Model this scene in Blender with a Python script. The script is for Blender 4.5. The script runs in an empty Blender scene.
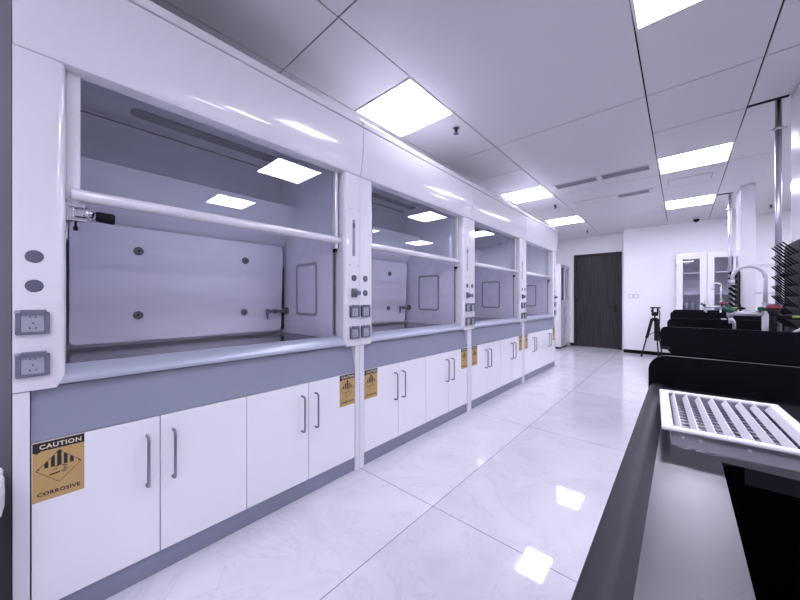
import bpy, bmesh, math, random
from mathutils import Vector, Matrix
random.seed(7)
scn = bpy.context.scene
C = scn.collection
PI = math.pi

# ------------------------------------------------------------------ camera, world, exposure
cam_d = bpy.data.cameras.new('camera'); cam = bpy.data.objects.new('camera', cam_d); C.objects.link(cam)
cam.location = (0, 0, 1.16); cam.rotation_euler = (PI/2, 0, math.atan(281/317))
cam_d.sensor_width = 36; cam_d.lens = 317/800*36; cam_d.clip_start = .02
scn.camera = cam
w = bpy.data.worlds.new('world'); scn.world = w; w.use_nodes = True
w.node_tree.nodes['Background'].inputs[0].default_value = (.5, .5, .6, 1)
w.node_tree.nodes['Background'].inputs[1].default_value = .3
scn.view_settings.view_transform = 'Standard'; scn.view_settings.look = 'None'
scn.view_settings.gamma = 1; scn.view_settings.use_curve_mapping = False
scn.view_settings.exposure = 1.68
LIGHT_COL = (.825, .795, 1.0); LIGHT_E = 9.0

# ------------------------------------------------------------------ materials
def nm(name):
    m = bpy.data.materials.new(name); m.use_nodes = True
    return m, m.node_tree, m.node_tree.nodes['Principled BSDF']
def mat(name, col, rough=.4, metal=0, coat=0, noise=0, nscale=20, bump=0, bscale=200, spec=None, stretch=None):
    m, nt, b = nm(name)
    b.inputs['Base Color'].default_value = (*col, 1); b.inputs['Roughness'].default_value = rough
    b.inputs['Metallic'].default_value = metal
    if coat: b.inputs['Coat Weight'].default_value = coat; b.inputs['Coat Roughness'].default_value = .02
    if spec is not None: b.inputs['Specular IOR Level'].default_value = spec
    tc = nt.nodes.new('ShaderNodeTexCoord')
    src = tc.outputs['Object']
    if stretch:
        mp = nt.nodes.new('ShaderNodeMapping'); mp.inputs['Scale'].default_value = stretch
        nt.links.new(src, mp.inputs['Vector']); src = mp.outputs[0]
    if noise:
        n = nt.nodes.new('ShaderNodeTexNoise'); n.inputs['Scale'].default_value = nscale; n.inputs['Detail'].default_value = 4
        nt.links.new(src, n.inputs['Vector'])
        r = nt.nodes.new('ShaderNodeMapRange'); r.inputs[1].default_value = .3; r.inputs[2].default_value = .7
        r.inputs[3].default_value = 1-noise; r.inputs[4].default_value = 1+noise
        nt.links.new(n.outputs[0], r.inputs[0])
        x = nt.nodes.new('ShaderNodeVectorMath'); x.operation = 'SCALE'; x.inputs[0].default_value = col
        nt.links.new(r.outputs[0], x.inputs['Scale']); nt.links.new(x.outputs[0], b.inputs['Base Color'])
    if bump:
        n = nt.nodes.new('ShaderNodeTexNoise'); n.inputs['Scale'].default_value = bscale
        nt.links.new(src, n.inputs['Vector'])
        bp = nt.nodes.new('ShaderNodeBump'); bp.inputs['Strength'].default_value = bump; bp.inputs['Distance'].default_value = .002
        nt.links.new(n.outputs[0], bp.inputs['Height']); nt.links.new(bp.outputs[0], b.inputs['Normal'])
    return m
def emit(name, col, e):
    m, nt, b = nm(name); b.inputs['Base Color'].default_value = (.8, .8, .8, 1)
    b.inputs['Emission Color'].default_value = (*col, 1); b.inputs['Emission Strength'].default_value = e
    return m
def glass(name, tint, rgh=0.0, ior=1.5):
    m = bpy.data.materials.new(name); m.use_nodes = True; nt = m.node_tree; nt.nodes.clear()
    o = nt.nodes.new('ShaderNodeOutputMaterial'); mx = nt.nodes.new('ShaderNodeMixShader')
    t = nt.nodes.new('ShaderNodeBsdfTransparent'); t.inputs[0].default_value = (*tint, 1)
    g = nt.nodes.new('ShaderNodeBsdfGlossy'); g.inputs['Roughness'].default_value = rgh
    f = nt.nodes.new('ShaderNodeFresnel')
    ge = nt.nodes.new('ShaderNodeNewGeometry'); mr = nt.nodes.new('ShaderNodeMapRange'); mr.inputs[3].default_value = ior; mr.inputs[4].default_value = 1/ior
    nt.links.new(ge.outputs['Backfacing'], mr.inputs[0]); nt.links.new(mr.outputs[0], f.inputs[0])   # same reflectance on both faces of the pane
    nt.links.new(f.outputs[0], mx.inputs[0]); nt.links.new(t.outputs[0], mx.inputs[1]); nt.links.new(g.outputs[0], mx.inputs[2])
    nt.links.new(mx.outputs[0], o.inputs[0]); return m

M = {}
M['steel_white'] = mat('white powder coated steel', (.76, .76, .79), .22, coat=1, noise=.015, nscale=3)
M['door_white'] = mat('white gloss laminate', (.86, .86, .88), .2, coat=.3, noise=.01, nscale=2)
M['apron'] = mat('blue grey coated steel', (.245, .26, .34), .35, noise=.03, nscale=2)
M['sill'] = mat('pale grey coated aluminium', (.48, .51, .60), .3, metal=.3, noise=.04, nscale=3, stretch=(8, .5, 8))
M['liner'] = mat('grey fibre liner board', (.80, .79, .92), .38, noise=.04, nscale=3, stretch=(4, .7, 4))
M['dark_top'] = mat('dark ceramic worktop', (.045, .04, .045), .15, noise=.1, nscale=30)
M['gap'] = mat('dark shadow gap board', (.02, .02, .025), .6, noise=.1)
M['plastic_grey'] = mat('mid grey plastic', (.15, .16, .20), .4, noise=.05, nscale=60)
M['plastic_pale'] = mat('pale grey plastic', (.36, .37, .43), .35, noise=.03, nscale=60)
M['cap_grey'] = mat('dark grey plastic cap', (.10, .105, .14), .5, noise=.04, nscale=60)
M['hole'] = mat('black slots', (.01, .01, .012), .6, noise=.1)
M['chrome'] = mat('polished chrome', (.62, .62, .66), .18, metal=1, noise=.02)
M['brushed'] = mat('brushed stainless steel', (.50, .50, .55), .3, metal=1, noise=.05, nscale=10, stretch=(20, 20, 1))
M['black_rubber'] = mat('black rubber', (.004, .004, .006), .6, noise=.1, spec=.2)
M['epoxy'] = mat('black epoxy resin', (.014, .0135, .018), .28, noise=.2, nscale=300, bump=.12, bscale=500, spec=.95)
M['epoxy_rim'] = mat('black epoxy rim', (.018, .018, .025), .5, noise=.1, nscale=60, spec=.22)
M['epoxy_splash'] = mat('black polypropylene', (.002, .002, .004), .45, noise=.2, nscale=40, spec=.12)
M['basin'] = mat('black basin resin', (.001, .001, .0015), .6, noise=.1, spec=.03)
M['wall'] = mat('white painted wall', (.88, .88, .89), .6, noise=.012, nscale=2)
M['shade_grey'] = mat('dark grey shade tone', (.16, .16, .185), .6, noise=.05, nscale=4)  # shade beside the first hood, put into the base colour
M['ceiling'] = mat('satin ceiling panel', (.68, .68, .70), .42, noise=.012, nscale=1.5)
M['void'] = mat('black ceiling void', (.01, .01, .01), .9, noise=.1)
M['alu'] = mat('white painted aluminium', (.75, .75, .77), .4, noise=.02)
M['alu_grey'] = mat('grey galvanised sheet', (.42, .42, .47), .35, metal=.4, noise=.05, nscale=15)
M['vent_grey'] = mat('grey louvre slots', (.22, .22, .26), .5, noise=.03)
M['bounce_dark'] = mat('dull grey bounce cover', (.12, .12, .13), .6, metal=.2, noise=.1)  # kept dark so the unseen hood tops bounce little lamp light
M['handle_steel'] = mat('satin steel handle', (.28, .28, .32), .3, metal=.9, noise=.03)
M['switch_white'] = mat('off white switch plastic', (.6, .6, .63), .4, noise=.02)
M['lamp'] = emit('lamp diffuser', LIGHT_COL, LIGHT_E)
M['glass'] = glass('clear sash glass', (.95, .97, .98), ior=1.9)
M['cab_glass'] = glass('cabinet glass', (.9, .9, .94))
M['acrylic'] = glass('clear tube', (.85, .86, .9))
M['white_line'] = mat('white enamel tube', (.72, .72, .74), .25, coat=.5, noise=.01)
M['fau_grey'] = mat('pale grey epoxy coated brass', (.50, .50, .55), .28, coat=.4, noise=.02)
M['green'] = mat('green lever plastic', (.006, .085, .045), .35, noise=.05)
M['blue'] = mat('blue plastic ring', (.15, .13, .45), .35, noise=.05)
M['red'] = mat('red rubber cup', (.13, .006, .016), .35, noise=.08)
M['lime'] = mat('lime label', (.25, .36, .06), .5, noise=.05)
M['yellow'] = mat('yellow vinyl', (.50, .33, .12), .5, noise=.03)
M['label_black'] = mat('black label ink', (.012, .012, .014), .5, noise=.05)
M['label_cream'] = mat('cream lettering', (.75, .68, .5), .5, noise=.02)
M['black_metal'] = mat('black anodised metal', (.006, .006, .009), .5, noise=.1, spec=.25)
M['bag'] = mat('translucent white bin liner', (.75, .75, .78), .25, noise=.1, nscale=8)
M['bin'] = mat('black bin plastic', (.012, .012, .016), .4, noise=.1)
M['gauge'] = mat('grey gauge scale', (.30, .31, .36), .35, noise=.1, nscale=80)
M['olive'] = mat('yellow green tape', (.35, .33, .08), .5, noise=.1)

# dark wood door with vertical grain
m, nt, b = nm('dark wenge veneer'); M['wood'] = m
tc = nt.nodes.new('ShaderNodeTexCoord'); mp = nt.nodes.new('ShaderNodeMapping'); mp.inputs['Scale'].default_value = (30, 30, .8)
n = nt.nodes.new('ShaderNodeTexNoise'); n.inputs['Scale'].default_value = 2.0; n.inputs['Detail'].default_value = 6
cr = nt.nodes.new('ShaderNodeValToRGB'); cr.color_ramp.elements[0].color = (.022, .019, .023, 1); cr.color_ramp.elements[1].color = (.055, .048, .054, 1)
cr.color_ramp.elements[0].position = .3; cr.color_ramp.elements[1].position = .7
nt.links.new(tc.outputs['Object'], mp.inputs[0]); nt.links.new(mp.outputs[0], n.inputs[0]); nt.links.new(n.outputs[0], cr.inputs[0])
nt.links.new(cr.outputs[0], b.inputs['Base Color']); b.inputs['Roughness'].default_value = .5; b.inputs['Specular IOR Level'].default_value = .25

# polished marble-look floor tiles, .75 x 1.5 m
m, nt, b = nm('polished porcelain tiles'); M['floor'] = m
L = nt.links
tc = nt.nodes.new('ShaderNodeTexCoord'); sx = nt.nodes.new('ShaderNodeSeparateXYZ'); L.new(tc.outputs['Object'], sx.inputs[0])
def joint(sock, off, pitch, hw):
    a = nt.nodes.new('ShaderNodeMath'); a.operation = 'SUBTRACT'; L.new(sock, a.inputs[0]); a.inputs[1].default_value = off
    p = nt.nodes.new('ShaderNodeMath'); p.operation = 'PINGPONG'; L.new(a.outputs[0], p.inputs[0]); p.inputs[1].default_value = pitch/2
    l = nt.nodes.new('ShaderNodeMath'); l.operation = 'LESS_THAN'; L.new(p.outputs[0], l.inputs[0]); l.inputs[1].default_value = hw
    return l
j1 = joint(sx.outputs['X'], -1.044, .75, .0018); j2 = joint(sx.outputs['Y'], 1.457, 1.5, .0018)
mxj = nt.nodes.new('ShaderNodeMath'); mxj.operation = 'MAXIMUM'; L.new(j1.outputs[0], mxj.inputs[0]); L.new(j2.outputs[0], mxj.inputs[1])
n1 = nt.nodes.new('ShaderNodeTexNoise'); n1.inputs['Scale'].default_value = 1.6; n1.inputs['Detail'].default_value = 8; n1.inputs['Roughness'].default_value = .6; n1.inputs['Distortion'].default_value = 1.6
L.new(tc.outputs['Object'], n1.inputs[0])
cr = nt.nodes.new('ShaderNodeValToRGB'); e = cr.color_ramp.elements
e[0].position = .3; e[0].color = (.58, .58, .61, 1); e[1].position = .7; e[1].color = (.70, .70, .73, 1)
x = e.new(.49); x.color = (.66, .66, .69, 1); x = e.new(.505); x.color = (.60, .60, .63, 1); x = e.new(.52); x.color = (.66, .66, .69, 1)
L.new(n1.outputs[0], cr.inputs[0])
mc = nt.nodes.new('ShaderNodeMix'); mc.data_type = 'RGBA'; L.new(mxj.outputs[0], mc.inputs['Factor']); L.new(cr.outputs[0], mc.inputs['A']); mc.inputs['B'].default_value = (.12, .12, .14, 1)
L.new(mc.outputs['Result'], b.inputs['Base Color'])
b.inputs['Roughness'].default_value = .035
b.inputs['Specular IOR Level'].default_value = .6

# ------------------------------------------------------------------ mesh helpers
def new(): return bmesh.new()
def box(bm, x0, x1, y0, y1, z0, z1, bev=0, seg=2, mi=0):
    t = bmesh.new(); bmesh.ops.create_cube(t, size=1)
    for v in t.verts:
        v.co = Vector(((x0+x1)/2+v.co.x*(x1-x0), (y0+y1)/2+v.co.y*(y1-y0), (z0+z1)/2+v.co.z*(z1-z0)))
    if bev: bmesh.ops.bevel(t, geom=t.edges[:], offset=bev, segments=seg, affect='EDGES', profile=.5)
    merge(bm, t, mi)
def merge(bm, t, mi=0, mtx=None):
    if mtx is not None: t.transform(mtx)
    vm = {}
    for v in t.verts: vm[v] = bm.verts.new(v.co)
    for f in t.faces:
        try:
            nf = bm.faces.new([vm[v] for v in f.verts]); nf.material_index = mi; nf.smooth = f.smooth
        except ValueError: pass
    t.free()
def tube(bm, pts, r, n=12, mi=0, cap=True, smooth=True):
    pts = [Vector(p) for p in pts]; rs = r if isinstance(r, (list, tuple)) else [r]*len(pts)
    rings = []; up = None
    for i, p in enumerate(pts):
        d = (pts[min(i+1, len(pts)-1)]-pts[max(i-1, 0)])
        if d.length < 1e-9: d = Vector((0, 0, 1))
        d.normalize()
        if up is None:
            a = Vector((0, 0, 1)) if abs(d.z) < .9 else Vector((1, 0, 0)); up = (a-d*a.dot(d)).normalized()
        else:
            up = up-d*up.dot(d); up.normalize()
        s = d.cross(up)
        rings.append([bm.verts.new(p+(up*math.cos(2*PI*k/n)+s*math.sin(2*PI*k/n))*rs[i]) for k in range(n)])
    for a, b_ in zip(rings, rings[1:]):
        for k in range(n):
            f = bm.faces.new([a[k], a[(k+1) % n], b_[(k+1) % n], b_[k]]); f.smooth = smooth; f.material_index = mi
    if cap:
        for q in (rings[0], rings[-1]):
            f = bm.faces.new(q); f.material_index = mi
def prism(bm, prof, axis, a0, a1, mi=0, smooth=False):
    """prof: list of 2D points; axis 'y': (x,z) swept over y; 'x': (y,z); 'z': (x,y)"""
    def mk(p, a):
        return Vector((p[0], a, p[1])) if axis == 'y' else Vector((a, p[0], p[1])) if axis == 'x' else Vector((p[0], p[1], a))
    A = [bm.verts.new(mk(p, a0)) for p in prof]; B = [bm.verts.new(mk(p, a1)) for p in prof]
    n = len(prof)
    for k in range(n):
        f = bm.faces.new([A[k], A[(k+1) % n], B[(k+1) % n], B[k]]); f.material_index = mi; f.smooth = smooth
    f = bm.faces.new(A[::-1]); f.material_index = mi; f = bm.faces.new(B); f.material_index = mi
def obj(name, bm, mats, parent=None, loc=None, label=None, kind=None, autosmooth=False):
    bmesh.ops.recalc_face_normals(bm, faces=bm.faces[:])
    me = bpy.data.meshes.new(name); bm.to_mesh(me); bm.free()
    for q in (mats if isinstance(mats, (list, tuple)) else [mats]): me.materials.append(M[q] if isinstance(q, str) else q)
    if autosmooth:
        for p in me.polygons: p.use_smooth = True
        me.set_sharp_from_angle(angle=math.radians(35))
    o = bpy.data.objects.new(name, me); C.objects.link(o)
    if parent: o.parent = parent
    if loc is not None: o.location = loc
    if label: o['label'] = label
    if kind: o['kind'] = kind
    return o
def thing(name, label, cat, loc=(0, 0, 0), rotz=0, group=None):
    o = bpy.data.objects.new(name, None); C.objects.link(o); o.location = loc; o.rotation_euler = (0, 0, rotz)
    o.empty_display_size = .1
    o['label'] = label; o['category'] = cat
    if group: o['group'] = group
    return o
def tag(o, label, cat, group=None):
    o['label'] = label; o['category'] = cat
    if group: o['group'] = group
    return o
def dup(root, loc, label, group=None, rotz=None):
    r = root.copy(); C.objects.link(r); r.location = loc; r['label'] = label
    if rotz is not None: r.rotation_euler = (0, 0, rotz)
    if group: r['group'] = group
    for ch in list(root.children):
        c = ch.copy(); C.objects.link(c); c.parent = r
        for g in list(ch.children):
            d = g.copy(); C.objects.link(d); d.parent = c
    return r
def struct(name, bm, mt, autosmooth=False): return obj(name, bm, mt, kind='structure', autosmooth=autosmooth)

# ------------------------------------------------------------------ room shell
XL, XR, YB, YD, YW, H = -2.52, 4.6, -3.2, 8.95, 8.55, 2.715
bm = new(); box(bm, XL-.1, XR+.1, YB-.1, YD+.1, -.1, 0); struct('floor', bm, 'floor')
bm = new(); box(bm, XL-.1, XL, YB, YD, 0, H+.2); struct('wall_left', bm, 'wall')
bm = new(); box(bm, XR, XR+.1, YB, YD, 0, H+.2); struct('wall_right', bm, 'wall')
bm = new(); box(bm, XL, XR, YB-.1, YB, 0, H+.2); struct('wall_near', bm, 'wall')
DX0, DX1, DZ = -2.03, -1.03, 2.29
bm = new(); box(bm, XL, DX0, YD, YD+.1, 0, H+.2); box(bm, DX0, DX1, YD, YD+.1, DZ, H+.2); box(bm, DX1, -.95, YD, YD+.1, 0, H+.2)
struct('wall_far', bm, 'wall')
bm = new(); box(bm, -.955, XR, YW, YD+.1, 0, H+.2); struct('wall_far_right', bm, 'wall')
bm = new(); box(bm, -.955, XR, YW-.012, YW, 0, .075); struct('baseboard_far', bm, 'epoxy_splash')
bm = new(); box(bm, -2.12, DX0, YD-.012, YD, 0, .075); struct('baseboard_door', bm, 'epoxy_splash')
# added box beside the first hood, dark grey standing in for a shaded gap
bm = new(); box(bm, XL, -1.70, -.36, -.070, 0, H-.004); struct('wall_shade_fill', bm, 'shade_grey')

# door
bm = new()
box(bm, DX0, DX0+.055, YD-.03, YD+.08, 0, DZ); box(bm, DX1-.055, DX1, YD-.03, YD+.08, 0, DZ); box(bm, DX0+.055, DX1-.055, YD-.03, YD+.08, DZ-.055, DZ)
dfr = struct('trim_1', bm, 'wood')
bm = new(); box(bm, DX0+.058, DX1-.058, YD-.005, YD+.04, .006, DZ-.058, .003)
dr = struct('door_1', bm, 'wood')
bm = new()
hx = DX1-.12
box(bm, hx-.028, hx+.028, YD-.014, YD-.0055, .87, 1.06, .003)
tube(bm, [(hx, YD-.015, 1.0), (hx, YD-.055, 1.0), (hx-.01, YD-.06, 1.0), (hx-.14, YD-.06, 1.0)], .011)
tube(bm, [(hx, YD-.015, .92), (hx, YD-.03, .92)], .014)
obj('door_handle', bm, 'black_metal', dr)
bm = new()
for z in (.35, 1.15, 1.95): tube(bm, [(DX0+.058, YD-.012, z-.05), (DX0+.058, YD-.012, z+.05)], .007)
obj('hinge', bm, 'black_metal', dr)

# ceiling: real panels with open joints over a black void
XB = [-2.52, -2.01, -1.41, -.2, .4, 1.61, 2.21, 3.42, 4.02, 4.6]
rows = [(-1.30, -.72), (1.70, 2.28), (4.49, 5.07), (6.54, 7.12)]  # first row is unseen, added behind the camera for light and reflections
strip = [-3.2, -2.0, -1.30, -.72, 0.2, 1.08, 1.70, 2.28, 3.06, 3.78, 4.49, 5.07, 5.8, 6.54, 7.12, 7.9, 8.95]
wide = [-3.2, -1.6, -.35, 1.08, 3.06, 5.07, 7.11, 8.95]
bm = new(); g = .0045
slots = [(.395, .615, 3.745, 3.775), (.385, .56, 6.60, 6.64)]
def panel_piece(x0, x1, y0, y1):
    box(bm, x0+g, x1-g, y0+g, y1-g, H, H+.012)
for i in range(len(XB)-1):
    x0, x1 = XB[i], XB[i+1]
    isstrip = i in (1, 3, 5, 7)
    cuts = strip if isstrip else wide
    for y0, y1 in zip(cuts, cuts[1:]):
        if isstrip and any(abs(y0-a) < .01 for a, _ in rows): continue
        if i == 2 and y0 == 3.06:      # linear vent cut-outs
            panel_piece(x0, x1, y0, y1); continue
        panel_piece(x0, x1, y0, y1)
struct('ceiling', bm, 'ceiling')
bm = new(); box(bm, XL, XR, YB, YD, H+.06, H+.14); struct('trim_2', bm, 'void')

# ceiling light panels
def lamp_panel(x0, x1, y0, y1, label):
    t = thing('ceiling_light', label, 'ceiling light', ((x0+x1)/2, (y0+y1)/2, H), 0, 'square ceiling light panels')
    a, b_ = (x1-x0)/2-.004, (y1-y0)/2-.004
    bm = new(); e = .014
    box(bm, -a, a, -b_, -b_+e, -.004, .012); box(bm, -a, a, b_-e, b_, -.004, .012)
    box(bm, -a, -a+e, -b_+e, b_-e, -.004, .012); box(bm, a-e, a, -b_+e, b_-e, -.004, .012)
    obj('frame', bm, 'alu', t)
    bm = new(); box(bm, -a+e, a-e, -b_+e, b_-e, 0, .01); obj('diffuser', bm, 'lamp', t)
    return t
where_x = {1: 'above the fume hoods', 3: 'left of the steel poles', 5: 'above the lab benches', 7: 'nearest the right wall'}
where_y = ['added unseen behind the camera', 'nearest the camera', 'second from the camera', 'third from the camera']
for i in (1, 3, 5, 7):
    for k, (y0, y1) in enumerate(rows):
        lamp_panel(XB[i], XB[i+1], y0, y1, 'glowing ceiling light panel %s, %s' % (where_x[i], where_y[k]))

# linear air diffusers (surface slots in thin frames)
def linear_vent(x0, x1, y0, y1, gx0, gx1, label, slotmat='vent_grey'):
    t = thing('ceiling_vent', label, 'air vent', ((x0+x1)/2, (y0+y1)/2, H), 0)
    a, b_ = (x1-x0)/2, (y1-y0)/2; cx = (x0+x1)/2; e = .02
    bm = new()
    box(bm, -a, a, -b_, -b_+e, -.007, -.0005); box(bm, -a, a, b_-e, b_, -.007, -.0005)
    box(bm, -a, -a+e, -b_+e, b_-e, -.007, -.0005); box(bm, a-e, a, -b_+e, b_-e, -.007, -.0005)
    obj('frame', bm, 'ceiling', t)
    for q0, q1 in ((-a+e, gx0-cx), (gx1-cx, a-e)):
        if q1-q0 > .005: bm = new(); box(bm, q0, q1, -b_+e, b_-e, -.004, -.0005); obj('blank_plate', bm, 'ceiling', t)
    bm = new(); box(bm, max(gx0-cx, -a+e), min(gx1-cx, a-e), -b_+e, b_-e, -.002, -.0005, mi=0)
    n = 5
    for k in range(n):
        y = -b_+e+(k+.5)*(2*b_-2*e)/n
        box(bm, max(gx0-cx, -a+e), min(gx1-cx, a-e), y-.003, y+.003, -.006, -.002, mi=1)
    obj('louvre', bm, [slotmat, 'alu_grey'], t)
linear_vent(-1.31, -.79, 4.60, 4.80, -1.31, -.79, 'long grey slotted ceiling vent, the left one of the nearer pair end to end')
linear_vent(-.77, -.26, 4.60, 4.80, -.77, -.26, 'long grey slotted ceiling vent, the right one of the nearer pair, towards the light panel')
linear_vent(-1.29, -.28, 5.62, 5.82, -.70, -.34, 'wide white framed ceiling vent farther back with short grey slotted part')
bm = new(); x0, x1, y0, y1 = -.13, .29, 5.40, 5.66
for q in ((x0, x1, y0, y0+.006), (x0, x1, y1-.006, y1), (x0, x0+.006, y0, y1), (x1-.006, x1, y0, y1)): box(bm, *q, H-.002, H-.0003, mi=1)
box(bm, x0+.006, x1-.006, y0+.006, y1-.006, H-.003, H-.0003)
tag(obj('access_panel', bm, ['ceiling', 'vent_grey']), 'thin framed white access panel in the ceiling between two light panels', 'access panel')
# slots where the poles enter
for k, (x0, x1, y0, y1) in enumerate(slots):
    bm = new(); box(bm, x0, x1, y0, y1, H-.006, H-.0003); struct('trim_%d' % (3+k), bm, 'void')

# sprinklers
def sprinkler(x, y, label):
    t = thing('sprinkler', label, 'sprinkler', (x, y, H))
    bm = new(); tube(bm, [(0, 0, -.0005), (0, 0, -.006)], [.034, .026], 20); obj('escutcheon', bm, 'chrome', t)
    bm = new(); tube(bm, [(0, 0, -.006), (0, 0, -.030)], .012); tube(bm, [(.008, 0, -.022), (.014, 0, -.034), (.003, 0, -.046)], .0028, 6); tube(bm, [(-.008, 0, -.022), (-.014, 0, -.034), (-.003, 0, -.046)], .0028, 6)
    tube(bm, [(0, 0, -.024), (0, 0, -.044)], .0025, 6)
    obj('head', bm, 'black_metal', t)
    bm = new(); tube(bm, [(0, 0, -.046), (0, 0, -.052)], [.018, .024], 16); obj('deflector', bm, 'cap_grey', t)
sprinkler(-1.52, 2.48, 'small metal ceiling sprinkler beside the nearest light panel above the hoods')
sprinkler(-1.54, 5.57, 'small metal ceiling sprinkler just past the second light panel above the hoods')
sprinkler(-1.57, 8.1, 'small metal ceiling sprinkler in front of the dark door')
sprinkler(1.1, 7.9, 'small metal ceiling sprinkler behind the steel pole near the benches')

# dome camera
t = thing('security_camera', 'small black and white dome camera on the ceiling above the glass door cabinet', 'camera', (.215, 8.2, H))
bm = new(); tube(bm, [(0, 0, -.0005), (0, 0, -.02), (0, 0, -.03)], [.06, .06, .05], 24); obj('base', bm, 'alu', t)
bm = new(); tube(bm, [(0, 0, -.03), (0, 0, -.05), (0, 0, -.072), (0, 0, -.085)], [.048, .045, .03, .006], 20); obj('dome', bm, 'black_metal', t)

# ------------------------------------------------------------------ hazard label (text built as mesh)
def text_mesh(body, size, width, offset=.0):
    cu = bpy.data.curves.new('lettering', 'FONT'); cu.body = body; cu.size = size; cu.align_x = 'CENTER'; cu.align_y = 'CENTER'
    cu.offset = offset; cu.resolution_u = 3; cu.space_character = 1.12
    o = bpy.data.objects.new('lettering', cu); C.objects.link(o)
    me = bpy.data.meshes.new_from_object(o.evaluated_get(bpy.context.evaluated_depsgraph_get()))
    bpy.data.objects.remove(o); bpy.data.curves.remove(cu)
    t = bmesh.new(); t.from_mesh(me); bpy.data.meshes.remove(me)
    xs = [v.co.x for v in t.verts]; ys = [v.co.y for v in t.verts]
    s = width/(max(xs)-min(xs)); cx = (max(xs)+min(xs))/2; cy = (max(ys)+min(ys))/2
    for v in t.verts: v.co = Vector(((v.co.x-cx)*s, (v.co.y-cy)*s*(size/(max(ys)-min(ys)))/s if False else (v.co.y-cy)*s, 0))
    return t
LW, LH = .126, .204
def poly(bm, pts, lift, mi):
    vs = [bm.verts.new((p[0], p[1], lift)) for p in pts]; f = bm.faces.new(vs); f.material_index = mi
def line(bm, a, b_, wd, lift, mi):
    a = Vector(a); b_ = Vector(b_); d = (b_-a).normalized(); nn = Vector((-d.y, d.x))*wd/2
    poly(bm, [a-nn, b_-nn, b_+nn, a+nn], lift, mi)
def build_label():
    bm = new()
    box(bm, -LW/2, LW/2, -LH/2, LH/2, 0, .0006, mi=0)
    l1, l2 = .0008, .0011
    poly(bm, [(-LW/2, .070), (-LW/2+.010, .064), (-LW/2+.020, .071), (LW/2, .071), (LW/2, LH/2-.001), (-LW/2, LH/2-.001)], l1, 1)
    tt = text_mesh('CAUTION', .02, .102, .0005)
    merge(bm, tt, 2, Matrix.Translation((0.004, .0855, l2)))
    tt = text_mesh('CORROSIVE', .016, .104, .0006)
    merge(bm, tt, 1, Matrix.Translation((0, -.078, l1)))
    T, Lp, Rp, B = (0, .062), (-.055, .006), (.055, .006), (0, -.050)
    for a, b_ in ((T, Lp), (Lp, B), (B, Rp), (Rp, T)): line(bm, a, b_, .0016, l1, 1)
    poly(bm, [Lp, (-.047, .008), (-.047, .014)], l1, 1); poly(bm, [Rp, (.047, .014), (.047, .008)], l1, 1)
    for k in range(-2, 3):
        x = k*.0155; topz = .062-abs(x)*.056/.055; wd = .0095 if k else .0105
        poly(bm, [(x-wd/2, .009), (x+wd/2, .009), (x+wd/2, topz-(.008 if x > 0 else 0)*(1 if k else 0)), (x, topz+.001), (x-wd/2, topz-(.008 if x < 0 else 0))], l1, 1)
    # the two tipped vessels, hand and plate under the stripes
    line(bm, (-.012, .006), (.000, .008), .003, l1, 1); line(bm, (.006, .007), (.020, .001), .003, l1, 1)
    line(bm, (-.016, -.004), (-.004, -.001), .0022, l1, 1); line(bm, (.010, -.002), (.018, -.006), .003, l1, 1)
    line(bm, (-.024, -.018), (.002, -.014), .005, l1, 1)
    line(bm, (.004, -.014), (.014, -.011), .003, l1, 1); line(bm, (.008, -.018), (.018, -.016), .003, l1, 1); line(bm, (.012, -.008), (.022, -.010), .002, l1, 1)
    bm2 = bm
    # rotate: u -> +y, v -> +z, normal -> +x
    bm2.transform(Matrix(((0, 0, 1, 0), (1, 0, 0, 0), (0, 1, 0, 0), (0, 0, 0, 1))))
    me = bpy.data.meshes.new('warning_label'); bm2.to_mesh(me); bm2.free()
    for q in ('yellow', 'label_black', 'label_cream'): me.materials.append(M[q])
    return me
label_mesh = build_label()

# ------------------------------------------------------------------ base cabinet (local: x outward, y along the row, z up)
W = 1.510; X0 = -1.65; Y0 = -.066; PITCH = 1.512
def base_cabinet():
    t = thing('base_cabinet', '', 'cabinet', (X0, Y0, 0), 0, 'white base cabinets under the fume hoods')
    for y0, y1 in ((0, .038), (W-.038, W)):
        bm = new(); box(bm, -.80, 0, y0, y1, 0, .849, .002); obj('side_panel', bm, 'steel_white', t)
    bm = new(); box(bm, -.80, -.018, .040, W-.040, .0, .092); obj('toe_kick', bm, 'apron', t)
    bm = new(); box(bm, -.80, -.024, .040, W-.040, .094, .670); obj('carcass', bm, 'gap', t)
    bm = new(); prism(bm, [(-.001, .674), (-.045, .851), (-.80, .851), (-.80, .674)], 'y', .040, W-.040); obj('apron', bm, 'apron', t)
    n = 4; dw = (W-.08)/n
    for k in range(n):
        y0 = .040+k*dw
        bm = new(); box(bm, -.022, -.002, y0+.0015, y0+dw-.0015, .096, .670, .0015, 1)
        d = obj('door', bm, 'door_white', t)
        hy = y0+dw-.045 if k % 2 == 0 else y0+.045
        z0, z1 = .398, .600
        bm = new()
        arc = [(-.002, hy, z0), (.022, hy, z0), (.031, hy, z0+.004), (.034, hy, z0+.013), (.034, hy, z1-.013), (.031, hy, z1-.004), (.022, hy, z1), (-.002, hy, z1)]
        tube(bm, arc, .0055, 10)
        obj('handle', bm, 'handle_steel', d)
        if k in (0, 3):
            s = bpy.data.objects.new('warning_label', label_mesh); C.objects.link(s); s.parent = d
            s.location = (-.002, (y0+.003+LW/2) if k == 0 else (y0+dw-.003-LW/2), .668-LH/2)
            s['label'] = 'yellow CAUTION CORROSIVE hazard label'
    return t

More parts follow.
